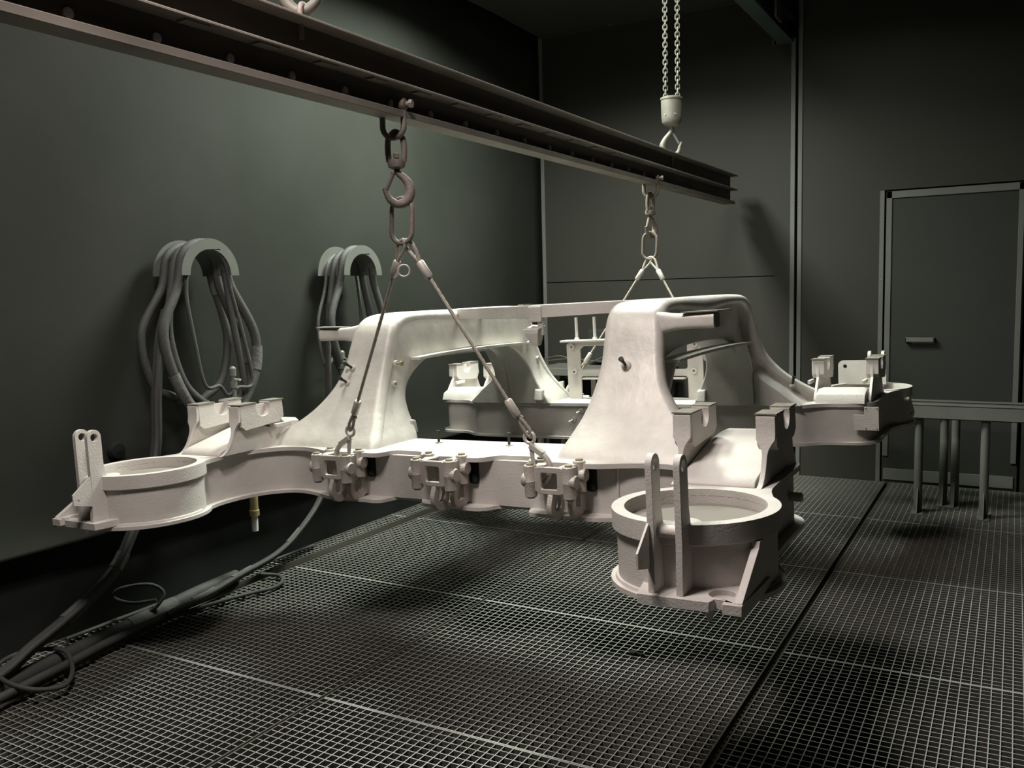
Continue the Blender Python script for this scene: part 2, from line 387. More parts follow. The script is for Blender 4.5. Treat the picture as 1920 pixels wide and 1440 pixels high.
for s in (1, -1):
    core = []; skin = []
    sts = interp(stations(), 5)
    for q in sts:
        vo, wo, vi, wi, u0, u1, u1c = q
        o = Vector((0, vo, wo)); i = Vector((0, vi, wi)); d = i-o; L = d.length; d.normalize()
        def ring(a, b, ua, ub, r):
            c = o + d*((a+b)/2); um = (ua+ub)/2
            return [tuple(Vector((s*(um+x), 0, 0)) + c + d*y) for x, y in rrect(ub-ua, b-a, r)]
        core.append(ring(.012, L, u0+.004, u1c, .012)); 
        foot = max(0, min(1, (wo)/.06)); skin.append(ring(0, min(.075, L*.6), u0, u1, .034))
    loft(core).build('arch_box', CAST, F, smooth=True)
    loft(skin).build('arch_skin', CAST, F, smooth=True)
    # lower ledge on both faces of the arch
    for ua, ub, dw in ((.485, .54, 0), (.715, .80, -.03)):
        path = [(a, b+dw) for a, b in ((-.54, .368), (-.40, .374), (-.2, .378), (0, .379), (.2, .378), (.40, .374), (.54, .368))]
        pp = cr2(path, 4); lo = [(a, b-.012) for a, b in reversed(pp)]
        plate('arch_ledge', pp+lo, [], ub-ua, CAST, F, VW, off=s*(ua+ub)/2, bevel=.002)
    # stiffener rib standing in the outer recess of each leg
    for sv in (-1, 1):
        rr = MB(); ribs = []
        for q in interp([(.628, .01), (.622, .10), (.605, .20), (.56, .27), (.50, .34)], 4):
            v, w = q; ribs.append([(s*(.70), sv*(v+.012), w), (s*(.775), sv*(v+.012), w), (s*(.775), sv*(v-.012), w), (s*.70, sv*(v-.012), w)])
        ro = loft(ribs).build('leg_rib', CAST, F, bevel=.002)
    # outboard stub tube (near leg only in view; both legs carry one)
    for sv in (-1, 1):
        if sv == 1: continue
        rings = []
        for x, k, kw, vc in ((.64, 1.0, 1.7, .59), (.70, 1.05, 1.75, .605), (.745, 1.05, 1.65, .620), (.775, 1.03, 1.38, .630), (.80, 1.0, 1.18, .635), (.835, 1.0, 1.04, .636), (.88, 1, 1, .636), (.985, 1.0, 1.0, .636)):
            rings.append([(s*x, sv*vc+a*k, .494-(kw-1)*.012+b*kw) for a, b in rrect(.075, .060, .02)])
        tb = loft(rings).build('stub_tube', CAST, F, smooth=True)
        MB().add([(s*.988, sv*.636+a, .494+b) for a, b in rrect(.066, .054, .016)], [tuple(range(28))]).build('tube_bore', CUT, tb)
        fl = [(s*.86, sv*.636+.05, .526), (s*.86, sv*.636-.05, .526), (s*1.0, sv*.636-.04, .528), (s*1.03, sv*.636+.05, .530)]
        MB().add(fl+[(a, b, c+.004) for a, b, c in fl], [(0, 1, 2, 3), (7, 6, 5, 4), (0, 4, 5, 1), (1, 5, 6, 2), (2, 6, 7, 3), (3, 7, 4, 0)]).build('end_shim', CUT, tb)

# crossbars between the arches (a flat lens seen from above)
for sg in (-1, 1):
    rings = []
    for i in range(25):
        t = -1+i/12.0; v = sg*(.09+.17*(1-t*t)); hh = .050+.010*(1-abs(t))
        rings.append([(t*.56, v-.011, .583), (t*.56, v+.011, .583), (t*.56, v+.011, .583-hh), (t*.56, v-.011, .583-hh)])
    loft(rings).build('crossbar', PAINT, F, bevel=.002)
MB().b2((-.035, -.275, .505), (.035, -.235, .578)).build('bar_clamp', PAINT, F, bevel=.004)
MB().b2((.005, -.262, .44), (.035, -.245, .51)).build('stop_bracket', PAINT, F, bevel=.004)
st = MB(); st.add([(-.055, -.30, .472), (.03, -.30, .472), (.03, -.23, .485), (-.035, -.23, .492), (-.045, -.30, .452), (.025, -.30, .452), (.025, -.23, .455), (-.03, -.23, .455), (-.02, -.28, .395), (.012, -.28, .390), (.012, -.245, .395), (-.015, -.245, .395)],
  [(0, 1, 2, 3), (0, 4, 5, 1), (1, 5, 6, 2), (2, 6, 7, 3), (3, 7, 4, 0), (4, 8, 9, 5), (5, 9, 10, 6), (6, 10, 11, 7), (7, 11, 8, 4), (8, 11, 10, 9)])
st.build('rubber_stop_wedge', PAINT, F, bevel=.002)
MB().b2((-.13, -.20, .583), (-.10, -.12, .590)).build('bar_pad', PAINT, F)

# portal bracket on the far end
pv = .885
out = [(-.425, 0), (-.335, 0), (-.335, .125)] + circ(-.325, .125, .01, 4, 180, 90) + [(.325, .135), (.335, .125), (.335, 0), (.425, 0), (.425, .330), (.40, .345), (-.40, .345), (-.425, .330)]
hole = [(-.335, .185), (-.325, .175), (.325, .175), (.335, .185), (.335, .318), (-.315, .318), (-.335, .300)]
port = plate('portal_plate', out, [hole], .012, PAINT, F, UW, off=-pv, bevel=.001)
MB().b2((-.45, pv-.045, .345), (.45, pv+.055, .356)).build('portal_shelf', PAINT, F, bevel=.002)
MB().b2((-.32, pv-.03, .118), (.32, pv+.03, .128)).build('portal_shelf', PAINT, F, bevel=.002)
for u, w in ((-.385, .315), (-.375, .165), (.385, .315), (.375, .165)):
    MB().lathe([(.007, 0), (.018, 0), (.018, .016), (.007, .016), (.007, 0)], 20, align((u, pv-.004, w), (0, -1, 0)), cap=False).build('boss', PAINT, port, smooth=True)
for u in (-.36, -.24):
    MB().lathe([(.009, 0), (.009, .135)], 12, Matrix.Translation((u, pv+.01, .356))).lathe([(.016, 0), (.013, .015)], 12, Matrix.Translation((u, pv+.01, .356))).build('support_rod', PAINT, F, smooth=True)
plate('pulley_guard', circ(-.47, .01, .095, 16, 90, 180)+[(-.47, .01)], [circ(-.50, .045, .018, 12)], .02, PAINT, F, UW, off=-pv-.02, bevel=.002)

# pedestals beside every pot: gusset stem + notched head
def pedestal(u, s, sv):
    t = .013
    prof = [(1.29, 0), (1.262, .012), (1.235, .040), (1.212, .085), (1.198, .13), (1.192, .165), (1.192, .208), (.935, .20), (.925, .12), (.88, .07), (.84, .02), (.84, 0)]
    pr = cr2(prof[:6], 4)+prof[6:8]+cr2(prof[8:], 3)
    p = plate('pedestal', [(sv*a, b) for a, b in pr], [], t, PAINT, F, VW, off=u, bevel=.001)
    # head: two cheeks and notch
    notch = [(sv*1.188, .212), (sv*1.095, .212)]+[(sv*a, b) for a, b in circ(1.055, .190, .042, 12, 30, -210)]+[(sv*1.015, .212), (sv*.935, .212), (sv*.930, .135), (sv*.96, .112), (sv*1.165, .098), (sv*1.188, .115)]
    c = plate('notched_head', notch, [], .062, PAINT, p, VW, off=u, bevel=.003)
    for a, b in ((1.198, 1.096), (1.014, .928)):
        MB().b2((u-.034, sv*a, .2115), (u+.034, sv*b, .2165)).build('cut_top', CUT, p)
    # front stem flange following the curve, widening to the head
    rings = []
    for (a, b), wd in zip(cr2(prof[:7], 5), [.016]*16+[.018, .022, .030, .040, .052]+[.060]*20):
        rings.append([(u-wd/2, sv*(a+.010), b), (u+wd/2, sv*(a+.010), b), (u+wd/2, sv*(a-.004), b), (u-wd/2, sv*(a-.004), b)])
    loft(rings).build('stem_flange', PAINT, p, bevel=.0015)
    MB().b2((u-s*.031, sv*1.0, .085), (u-s*.048, sv*.90, .105)).build('pad', PAINT, p, bevel=.003)
    return p
for s in (1, -1):
    for sv in (-1, 1):
        for u in (1.035, 1.305): pedestal(s*u, s, sv)
        # raised cover between the pedestals
        A, B = s*1.05, s*1.29
        rings = []
        for v, w in ((1.288, .004), (1.278, .018), (1.25, .030), (1.15, .054), (1.05, .078), (.95, .098), (.86, .108), (.79, .105), (.77, .0)):
            if sv > 0: w = w*.66 if v > .8 else (.045 if v > .78 else 0)
            rings.append([(A, sv*v, -.002), (A, sv*v, w*.9), (A+(B-A)*.08, sv*v, w), (A+(B-A)*.92, sv*v, w), (B, sv*v, w*.9), (B, sv*v, -.002)])
        loft(rings).build('raised_cover', PAINT, F, bevel=.006, smooth=True)

# lifting lugs and bracket shelf on the outer face of every pot
for s in (1, -1):
    for sv in (-1, 1):
        V = lambda v: sv*v
        for u in (1.166, 1.242):
            pr = circ(1.800, .163, .030, 14, 0, 180)+[(1.770, .05), (1.755, -.02), (1.745, -.168), (1.838, -.168), (1.834, -.10), (1.830, -.04)]
            plate('lifting_lug', [(V(a), b) for a, b in pr], [[(V(a), b) for a, b in circ(1.800, .163, .0155, 20)]], .018, PAINT, F, VW, off=s*u, bevel=.001)
        MB().lathe([(.017, 0), (.017, .064)], 20, align((s*1.176, V(1.795), -.012), (s, 0, 0))).build('cross_pin', PAINT, F, smooth=True)
        shelf = [(1.130, 1.852), (1.322, 1.852), (1.328, 1.822), (1.355, 1.822), (1.355, 1.852), (1.405, 1.852), (1.412, 1.60), (1.09, 1.66)]
        plate('bracket_shelf', [(s*a, V(b)) for a, b in shelf], [[(s*a, V(b)) for a, b in circ(1.335, 1.780, .034, 24)]], .028, PAINT, F, off=-.182, bevel=.0015)
        plate('shelf_lining', [(s*a, V(b)) for a, b in circ(1.335, 1.780, .036, 24)], [[(s*a, V(b)) for a, b in circ(1.338, 1.795, .014, 16)]], .010, PAINT, F, off=-.188)
        g = [(1.842, -.165), (1.848, -.205), (1.58, -.205), (1.60, -.055), (1.668, -.055), (1.676, -.070)]
        plate('shelf_gusset', [(V(a), b) for a, b in g], [], .020, PAINT, F, VW, off=s*1.394, bevel=.001)
        plate('hooked_tab', [(V(a), b) for a, b in ((1.832, .015), (1.912, -.045), (1.912, -.085), (1.832, -.105))], [[(V(a), b) for a, b in circ(1.890, -.070, .004, 10)]], .006, PAINT, F, VW, off=s*1.160)
        MB().lathe([(.013, 0), (.010, -.03), (.004, -.045)], 12, Matrix.Translation((s*1.30, V(1.78), -.20))).build('drain_spigot', PAINT, F, smooth=True)
        MB().lathe([(.016, 0), (.016, .060), (.012, .064)], 16, align((s*1.295 if sv < 0 else s*1.36, V(.96 if sv < 0 else 1.45), -.095 if sv < 0 else -.06), (s, 0, 0))).build('side_boss', PAINT if s < 0 else ALU, F, smooth=True)
# bolted plate seen on the far right corner
pb = plate('bolted_plate', [(1.240, -.055), (1.290, -.055), (1.290, -.014), (1.358, -.014), (1.358, -.132), (1.240, -.132)], [], .006, PAINT, F, UW, off=-.755)
for u, w in ((1.298, -.022), (1.350, -.022), (1.298, -.124), (1.350, -.124)):
    MB().lathe([(.004, 0), (.004, .002)], 8, align((u, .752, w), (0, -1, 0))).build('bolt', CUT, pb)
plate('back_plate', circ(1.03, .115, .03, 8, 180, 90)+circ(1.24, .115, .03, 8, 90, 0)+[(1.27, 0), (1.00, 0)], [circ(1.04, .11, .012, 12), circ(1.225, .11, .012, 12)], .012, PAINT, F, UW, off=-1.70)

# plugs and bosses
def plug(p, d, black=True, r=.016, name='threaded_boss'):
    b = MB().lathe([(r, -.004), (r, .006), (r*.8, .009), (0.0001, .009)], 20, align(p, d), cap=False).build(name, PAINT, F, smooth=True)
    if black:
        MB().lathe([(.005, .004), (.006, .03), (.011, .052), (.0001, .053)], 12, align(p, Vector(d)+Vector((-.2, -.1, .55))), cap=False).build('plug', PLUG, b, smooth=True)
    else: MB().lathe([(.005, .010), (.0001, .0101)], 10, align(p, d), cap=False).build('bore', PLUG, b)
    return b
plug((-.725, -.742, .335), (-.2, -1, .25)); plug((-.735, -.775, .270), (-.2, -1, .25))
plug((.655, -.745, .333), (.1, -1, .25), r=.020)
b = plug((-.532, -.668, .350), (1, 0, 0), False, .015)
MB().lathe([(.005, 0), (.005, .03), (.011, .032), (.011, .042)], 8, align((-.53, -.668, .350), (1, -.1, 0))).build('brass_screw', BRASS, b)
plug((-.532, -.688, .256), (1, 0, 0), False, .015)
plug((-.532, .60, .36), (1, 0, 0), False, .015); plug((-.532, .70, .262), (1, 0, 0), False, .015)
for p in ((-.248, .684, -.045), (-.300, .684, -.098), (.30, .684, -.06)):
    plug(p, (0, -1, 0), False, .016); MB().tube([(p[0], p[1]-.005, p[2]), (p[0]-.02, p[1]-.03, p[2]-.012)], .005, 8).build('wing_screw', CASTB, F)
for u in (-.256, .107): 
    bo = MB().lathe([(.017, 0), (.017, .004), (.0001, .004)], 18, Matrix.Translation((u, -.748, 0)), cap=False).build('threaded_boss', PAINT, F)
    MB().lathe([(.006, 0), (.005, .03), (.008, .052), (.0001, .053)], 10, Matrix.Translation((u, -.748, .003)), cap=False).build('plug', PLUG, bo, smooth=True)
for s in (1, -1):
    for sv in (-1, 1):
        MB().add([(s*(.47+a), sv*(.655-b), c) for a, b, c in ((0, 0, .02), (.05, 0, .02), (.05, .0, .09), (0, 0, .085), (0, .05, .02), (.05, .05, .02), (.05, .035, .085), (0, .035, .08))],
            [(0, 1, 2, 3), (4, 7, 6, 5), (0, 4, 5, 1), (1, 5, 6, 2), (2, 6, 7, 3), (3, 7, 4, 0)]).build('stop_block', CAST, F, bevel=.006)
pin = plug((-1.047, -1.0, .10), (.6, -.8, 0), False, .012)
MB().tube([(-1.04, -1.01, .10), (-1.0, -1.03, .10)], .006, 8).build('plug', PLUG, pin)
pf = MB().lathe([(.016, 0), (.016, .01)], 14, Matrix.Translation((.93, .80, .085))).build('threaded_boss', PAINT, F)
MB().lathe([(.005, 0), (.009, .05)], 8, align((.93, .80, .09), (.2, 0, 1))).build('plug', PLUG, pf)
pf = MB().lathe([(.012, 0), (.012, .01)], 14, Matrix.Translation((-.93, -.78, .115))).build('threaded_boss', PAINT, F)
MB().lathe([(.004, 0), (.006, .04)], 8, align((-.93, -.78, .12), (.1, 0, 1))).build('plug', PLUG, pf)

# cast suspension brackets, three on each outer edge
def bracket(u0, sv):
    b = empty('suspension_bracket'); b.parent = F; b.location = (u0, sv*1.0, 0)
    if sv > 0: b.rotation_euler = (0, 0, PI)
    hs = .080
    # v measured outwards (negative)
    def cyl(u, v, w0, w1, n='clamp_barrel'):
        c = MB().lathe([(.019, w0), (.0235, w0+.004), (.0235, (w0+w1)/2-.003), (.0248, (w0+w1)/2), (.0235, (w0+w1)/2+.003), (.0235, w1-.003), (.0205, w1)], 24, Matrix.Translation((u, v, 0))).build(n, CASTB, b, smooth=True)
        MB().lathe([(.0145, w1), (.0145, w1+.005), (.0125, w1+.007)], 18, Matrix.Translation((u, v, 0))).build('bolt_cap', OLIVE, c, smooth=True)
        MB().lathe([(.014, w0-.004), (.014, w0)], 18, Matrix.Translation((u, v, 0))).build('bolt_cap', CUT, c, smooth=True)
    fv, rv = -.128, -.040
    cyl(-hs, fv, -.118, .002); cyl(hs, fv, -.118, .002); cyl(-hs, rv, -.108, .010); cyl(hs, rv, -.108, .010)
    win = [(-.028, -.086), (.028, -.086), (.033, -.080), (.033, -.030), (.028, -.024), (-.028, -.024), (-.033, -.030), (-.033, -.080)]
    plate('window_plate', [(-.062, -.006), (-.062, -.092), (-.04, -.104), (.04, -.104), (.062, -.10), (.062, -.006), (.045, -.002), (-.045, -.002)], [win], .016, CASTB, b, UW, off=.128, bevel=.003)
    for s in (-1, 1):
        # side arms from front to rear barrels
        plate('side_arm', [(-.115, -.010), (-.115, -.095), (-.06, -.10), (-.05, -.085), (-.05, -.02), (-.06, -.006)], [], .022, CASTB, b, VW, off=s*.072, bevel=.004)
        for v, w in ((fv+.002, -.055), (rv-.004, -.043)):
            MB().lathe([(.026, 0), (.026, .018), (.023, .022), (.0001, .022)], 24, align((s*(hs+.008), v, w), (s, 0, 0)), cap=False).build('round_boss', CASTB, b, smooth=True)
    # top webs framing the slot
    plate('top_web', [(-.062, -.120), (-.035, -.120), (-.028, -.04), (-.02, .03), (-.075, .03), (-.09, -.04)], [], .014, CASTB, b, off=-.008, bevel=.003)
    plate('top_web', [(.062, -.120), (.035, -.120), (.040, -.04), (.05, .03), (.095, .03), (.09, -.04)], [], .014, CASTB, b, off=-.008, bevel=.003)
    # hook shaped lower plates
    for uu, v0 in ((.004, -.098), (.066, -.050)):
        pr = circ(v0, -.152, .054, 30, 165, 375)+[(v0+.036, -.095), (v0-.034, -.095)]
        plate('hook_plate', pr, [circ(v0, -.144, .030, 24)], .036 if uu < 0 else .02, CASTB, b, VW, off=uu, bevel=.004)
    MB().b2((.05, -.03, -.19), (.075, .03, -.06)).build('back_pad', CASTB, b, bevel=.004)
    MB().b2((.085, -.006, -.115), (.125, .03, -.02)).build('rubber_patch', BLACK, b, bevel=.01)
    return b
for sv in (-1, 1):
    for u0 in (-.550, -.022, .498): bracket(u0, sv)

# ------------------------------------------------------------------ spreader beam
XB = -1.93
sb = empty('spreader_beam', (XB, 4.0, 2.12), 'long dark brown steel spreader beam slung across under the two hoists', 'beam')
m = MB(); y0, y1 = -6.9, 2.83
m.b2((-.006, y0, .008), (.006, y1, .205)).build('beam_web', BEAM, sb)
MB().b2((-.065, y0, .205), (.065, y1, .214)).build('beam_flange', BEAME, sb, bevel=.002)
MB().b2((-.065, y0, .100), (.065, y1, .109)).build('beam_flange', BEAME, sb, bevel=.002)
MB().b2((-.045, y0, .0), (.045, y1-.01, .010)).build('beam_flange', BEAME, sb, bevel=.002)
MB().b2((.035, y0, -.004), (.046, y1-.01, .020)).build('beam_lip', BEAME, sb, bevel=.002)
sp = MB().lathe([(.013, 0), (.013, .008), (.010, .010)], 16, align((.006, -2.651, .043), (1, 0, 0))).build('stud', ALU, sb, smooth=True)
for i in range(1, 17):
    c = sp.copy(); COL.objects.link(c); c.location = (0, .2435*i, 0)
tb = MB().b2((.02, -2.35, .094), (.058, -2.27, .100)).build('welded_tab', BEAME, sb)
for i in range(1, 12): c = tb.copy(); COL.objects.link(c); c.location = (0, .2435*i*1.05, 0)

# ------------------------------------------------------------------ lifting tackle
def bow(n=16, w=.03, h=.06):   # U shape: legs up, bottom round, in local xz plane, top z=0
    return [(-w, 0, 0), (-w*1.02, 0, -h*.4)]+[(w*math.cos(math.radians(a)), 0, -h+w*math.sin(math.radians(a))*1.0) for a in range(180, 361, 15)]+[(w*1.02, 0, -h*.4), (w, 0, 0)]
def stadium(w, h, n=8):        # closed ring in xz, height h, width w, centre 0
    r = w/2; k = h/2-r
    return [(r*math.cos(math.radians(a)), 0, k+r*math.sin(math.radians(a))) for a in range(0, 181, 15)]+[(r*math.cos(math.radians(a)), 0, -k+r*math.sin(math.radians(a))) for a in range(180, 361, 15)]
def R(rx=0, ry=0, rz=0, p=(0, 0, 0)): return Matrix.Translation(p) @ Matrix.Rotation(rz, 4, 'Z') @ Matrix.Rotation(ry, 4, 'Y') @ Matrix.Rotation(rx, 4, 'X')
def X(pts, M): return [tuple(M @ Vector(p)) for p in pts]
def tackle(y, ztop, drift, lab, phook):
    """shackle + swivel hook + master link hanging from the beam; returns point where the ropes leave"""
    top = Vector((XB, y, ztop)); 
    sh = empty('bow_shackle', top, 'bow shackle with a cross pin through the spreader beam, %s' % lab, 'shackle')
    MB().tube(cr(X([(-.040, 0, .03), (-.040, 0, -.01)]+[(.040*math.cos(math.radians(a)), 0, -.040+.04*math.sin(math.radians(a))) for a in range(180, 361, 20)]+[(.040, 0, -.01), (.040, 0, .03)], R(rz=.25)), 3), .0105, 12).build('bow', TACK, sh, smooth=True)
    for s in (-1, 1):
        MB().lathe([(.010, -.012), (.021, -.009), (.021, .009), (.010, .012)], 18, align(R(rz=.25) @ Vector((s*.040, 0, .032)), R(rz=.25) @ Vector((1, 0, 0)))).build('shackle_eye', TACK, sh, smooth=True)
    MB().tube(X([(-.060, 0, .032), (.066, 0, .032)], R(rz=.25)), .010, 12).build('shackle_pin', TACK, sh, smooth=True)
    MB().lathe([(.015, 0), (.015, .012)], 6, align(R(rz=.25) @ Vector((.064, 0, .032)), (1, .25, 0))).build('pin_head', TACK, sh)
    # swivel body
    p1 = top+Vector((0, drift*.07, -.068))
    hk = empty('swivel_hook', p1, 'swivel lifting hook with safety latch under the shackle, %s' % lab, 'hook')
    a = R(rz=phook) @ Matrix.Scale(.8, 4); hk.scale = (1, 1, 1)
    MB().tube(cr(X([(-.032, 0, -.118), (-.036, 0, -.06), (-.030, 0, -.015), (0, 0, .012), (.030, 0, -.015), (.036, 0, -.06), (.032, 0, -.118)], a), 5), .011, 12).build('swivel_yoke', TACK, hk, smooth=True)
    MB().lathe([(.016, -.120), (.029, -.114), (.032, -.100), (.030, -.088), (.016, -.086)], 24).build('swivel_base', TACK, hk, smooth=True)
    MB().box((0, 0, -.092), (.026, .026, .024), a).build('swivel_nut', TACK, hk, bevel=.003)
    hp = [(0, 0, -.14), (.004, 0, -.165), (.030, 0, -.188), (.052, 0, -.218), (.056, 0, -.258), (.036, 0, -.292), (.0, 0, -.303), (-.032, 0, -.285), (-.050, 0, -.255), (-.058, 0, -.232)]
    hr = [.013, .014, .017, .021, .023, .022, .019, .016, .012, .010]
    pts = cr(hp, 5); rr = [r for r in interp([(x,) for x in hr], 5)]
    MB().tube(X(pts, a), [r[0]*.8 for r in rr], 14).build('hook_body', TACK, hk, smooth=True)
    MB().tube(X([(-.016, 0, -.165), (-.048, 0, -.238)], a), [.009, .007], 8).build('safety_latch', TACK, hk, smooth=True)
    # master link
    p2 = p1+Vector((0, drift*.12, -.300))
    ml = empty('master_link', p2, 'long oval steel master link hanging in the hook, %s' % lab, 'link')
    MB().tube(X(stadium(.085, .160), R(rz=.10, ry=.05)), .0085, 10, closed=True).build('link_ring', TACK, ml, smooth=True)
    return p2+Vector((0, 0, -.078))
def rope_leg(p, q, lab, thimble=True, ring=False, hookdir=None):
    p = Vector(p); q = Vector(q); d = (q-p).normalized()
    o = empty('wire_rope_sling', p, lab, 'sling')
    side = d.cross(Vector((0, 1, 0))).normalized(); perp = Vector((0, 1, 0))
    def eye(at, dr, L, w):
        return cr([at+dr*L, at+dr*L*.5+side*w*.8, at+dr*.01+side*w, at-dr*.012, at+dr*.01-side*w, at+dr*L*.5-side*w*.8, at+dr*L], 5)
    z = p
    MB().tube([v-p for v in eye(p, d, .085, .014)], .0068, 12, twist=260, lobes=6, amp=.13).build('top_eye', ROPE, o, smooth=True)
    al = Matrix.Translation((0, 0, 0))
    MB().lathe([(.011, 0), (.0155, .006), (.0155, .062), (.011, .07)], 16, align(d*.078, d)).build('ferrule', ALU, o, smooth=True)
    a, b = p+d*.12, q-d*.155
    n = max(60, int((b-a).length/.009))
    MB().tube([(a+(b-a)*i/n)-p for i in range(n+1)], .0062, 18, twist=230, lobes=6, amp=.14).build('rope', ROPE, o, smooth=True)
    MB().lathe([(.011, 0), (.0155, .006), (.0155, .066), (.011, .074)], 16, align(b-p, d)).build('ferrule', ALU, o, smooth=True)
    e = eye(q, -d, .095, .010)
    MB().tube([v-p for v in e], .0068, 12, twist=260, lobes=6, amp=.13).build('bottom_eye', ROPE, o, smooth=True)
    MB().tube([b+d*.06-p, b+d*.085+side*.018-p], .003, 6).build('rope_end', ROPE, o)
    if ring:
        MB().tube(X([(.021*math.cos(t*PI/12), 0, .021*math.sin(t*PI/12)-.10) for t in range(24)], R(rz=.6)), .0032, 8, closed=True).build('wire_ring', ALU, o, smooth=True)
    return o
def safety_hook(q, to, lab):
    """self-locking hook: ring eye at q, bill reaching to point 'to'"""
    q = Vector(q); to = Vector(to); o = empty('safety_hook', q, lab, 'hook')
    d = to-q; n = Vector((d.x, d.y*.3, 0)).normalized(); zz = Vector((0, 0, 1))
    def L(a, b): return n*a+zz*b
    pl = n.cross(zz)
    MB().tube([L(.021*math.cos(t*PI/10), .021*math.sin(t*PI/10)-.012) for t in range(20)], .0065, 10, closed=True).build('hook_eye', ALU, o, smooth=True)
    body = [L(.004, -.036), L(.020, -.052), L(.045, -.066), L(.068, -.085), L(.082, -.112), L(.078, -.15), L(.058, -.175), L(.035, -.17), L(.026, -.15)]
    pts = cr(body, 5); rr = interp([(x,) for x in (.010, .012, .012, .011, .011, .010, .009, .008, .006)], 5)
    MB().tube(pts, [r[0] for r in rr], 12).build('hook_body', ALU, o, smooth=True)
    c = L(.030, -.056); ang = math.atan2(-.030, .048)
    M = Matrix(((n.x, pl.x, 0, c.x), (n.y, pl.y, 0, c.y), (0, 0, 1, c.z), (0, 0, 0, 1)))
    MB().box((0, 0, 0), (.062, .026, .022), M @ Matrix.Rotation(.55, 4, 'Y')).build('locking_cheek', ALU, o, bevel=.003)
    MB().tube([L(.004, -.04), L(.010, -.075), L(.014, -.115)], [.008, .009, .007], 8).build('gate', ALU, o, smooth=True)
    return o
e1 = tackle(2.590, 2.13, .16, 'nearest the camera', .55)
e2 = tackle(5.135, 2.12, -.12, 'at the far end', 1.3)
FM = frame.matrix_world
def near_pt(u, v, w): return FM @ Vector((u, v, w))
qa = near_pt(-.460, -1.095, .112); qb = near_pt(.405, -1.095, .110)
rope_leg(e1, qa, 'wire rope sling leg down to the left bracket of the near end beam', ring=True)
rope_leg(e1+Vector((.012, .012, 0)), qb, 'wire rope sling leg slanting right to the bracket beside the right arch')
safety_hook(qa, near_pt(-.62, -1.095, 0), 'dull self-locking hook in the bracket under the left arch leg')
safety_hook(qb, near_pt(.56, -1.085, 0), 'bright self-locking hook in the bracket near the round pot')
qc = near_pt(-.455, 1.085, .135); qd = near_pt(.420, 1.085, .135)
rope_leg(e2, qc, 'far wire rope sling leg slanting left behind the crossbars')
rope_leg(e2+Vector((.012, 0, 0)), qd, 'far wire rope sling leg slanting right behind the right arch')
safety_hook(qc, near_pt(-.60, 1.085, 0), 'self-locking hook behind the notched portal bracket on the far end beam')

# ------------------------------------------------------------------ chain hoists
def hoist(y, zb, lab):
    o = empty('chain_hoist', (XB, y, zb), lab, 'hoist')
    MB().lathe([(.022, 0), (.050, .012), (.061, .032), (.064, .06), (.066, .165), (.070, .168), (.070, .180), (.060, .184)], 32).build('hook_block', HOIST, o, smooth=True)
    for a in (-.9, -1.9):
        MB().lathe([(.007, 0), (.007, .004)], 10, align((.063*math.cos(a), .063*math.sin(a), .07), (math.cos(a), math.sin(a), 0))).build('screw', CUT, o)
    MB().lathe([(.014, -.03), (.014, .002)], 14).build('hook_shank', HOIST, o, smooth=True)
    hp = [(0, 0, -.01), (-.008, 0, -.035), (-.040, 0, -.075), (-.058, 0, -.115), (-.052, 0, -.155), (-.022, 0, -.183), (.012, 0, -.180), (.042, 0, -.155), (.050, 0, -.125), (.062, 0, -.095)]
    rr = interp([(x,) for x in (.014, .014, .017, .020, .020, .019, .017, .014, .011, .006)], 5)
    a = R(rz=.45)
    MB().tube(X(cr(hp, 5), a), [r[0] for r in rr], 14).build('hook_body', HOIST, o, smooth=True)
    MB().tube(X([(.006, 0, -.035), (.046, 0, -.105)], a), [.008, .007], 8).build('safety_latch', HOIST, o, smooth=True)
    pitch = .0265
    for sx in (-.038, .038):
        z = .19; k = 0; first = None
        while zb+z < ZC-.02:
            if first is None:
                first = [MB().tube(X(stadium(.0245, .0375), R(rz=q)), .0038, 8, closed=True).build('chain_link', HOIST, o, smooth=True) for q in (.5, .5+PI/2)]
                first[0].location = (sx, sx*.15, z); first[1].location = (sx, sx*.15, z+pitch); z += 2*pitch; k += 2; continue
            c = first[k % 2].copy(); COL.objects.link(c); c.location = (sx, sx*.15, z); z += pitch; k += 1
    # eye the hook bites in
    e = empty('lifting_eye', (XB, y, zb-.20), 'U-shaped lifting eye on top of the beam, %s' % lab.split(',')[-1].strip(), 'shackle')
    MB().tube(X([(-.026, 0, -.075), (-.026, 0, .0)]+[(.026*math.cos(math.radians(t)), 0, .01+.026*math.sin(math.radians(t))) for t in range(180, -1, -20)]+[(.026, 0, 0), (.026, 0, -.075)], R(rz=1.9)), .009, 10).build('eye_bar', TACK, e, smooth=True)
hoist(5.52, 2.510, 'grey chain hoist hook block with two load chains, over the far end of the beam')
hoist(2.155, 2.555, 'chain hoist hook cut by the upper edge of the photo, over the near beam')

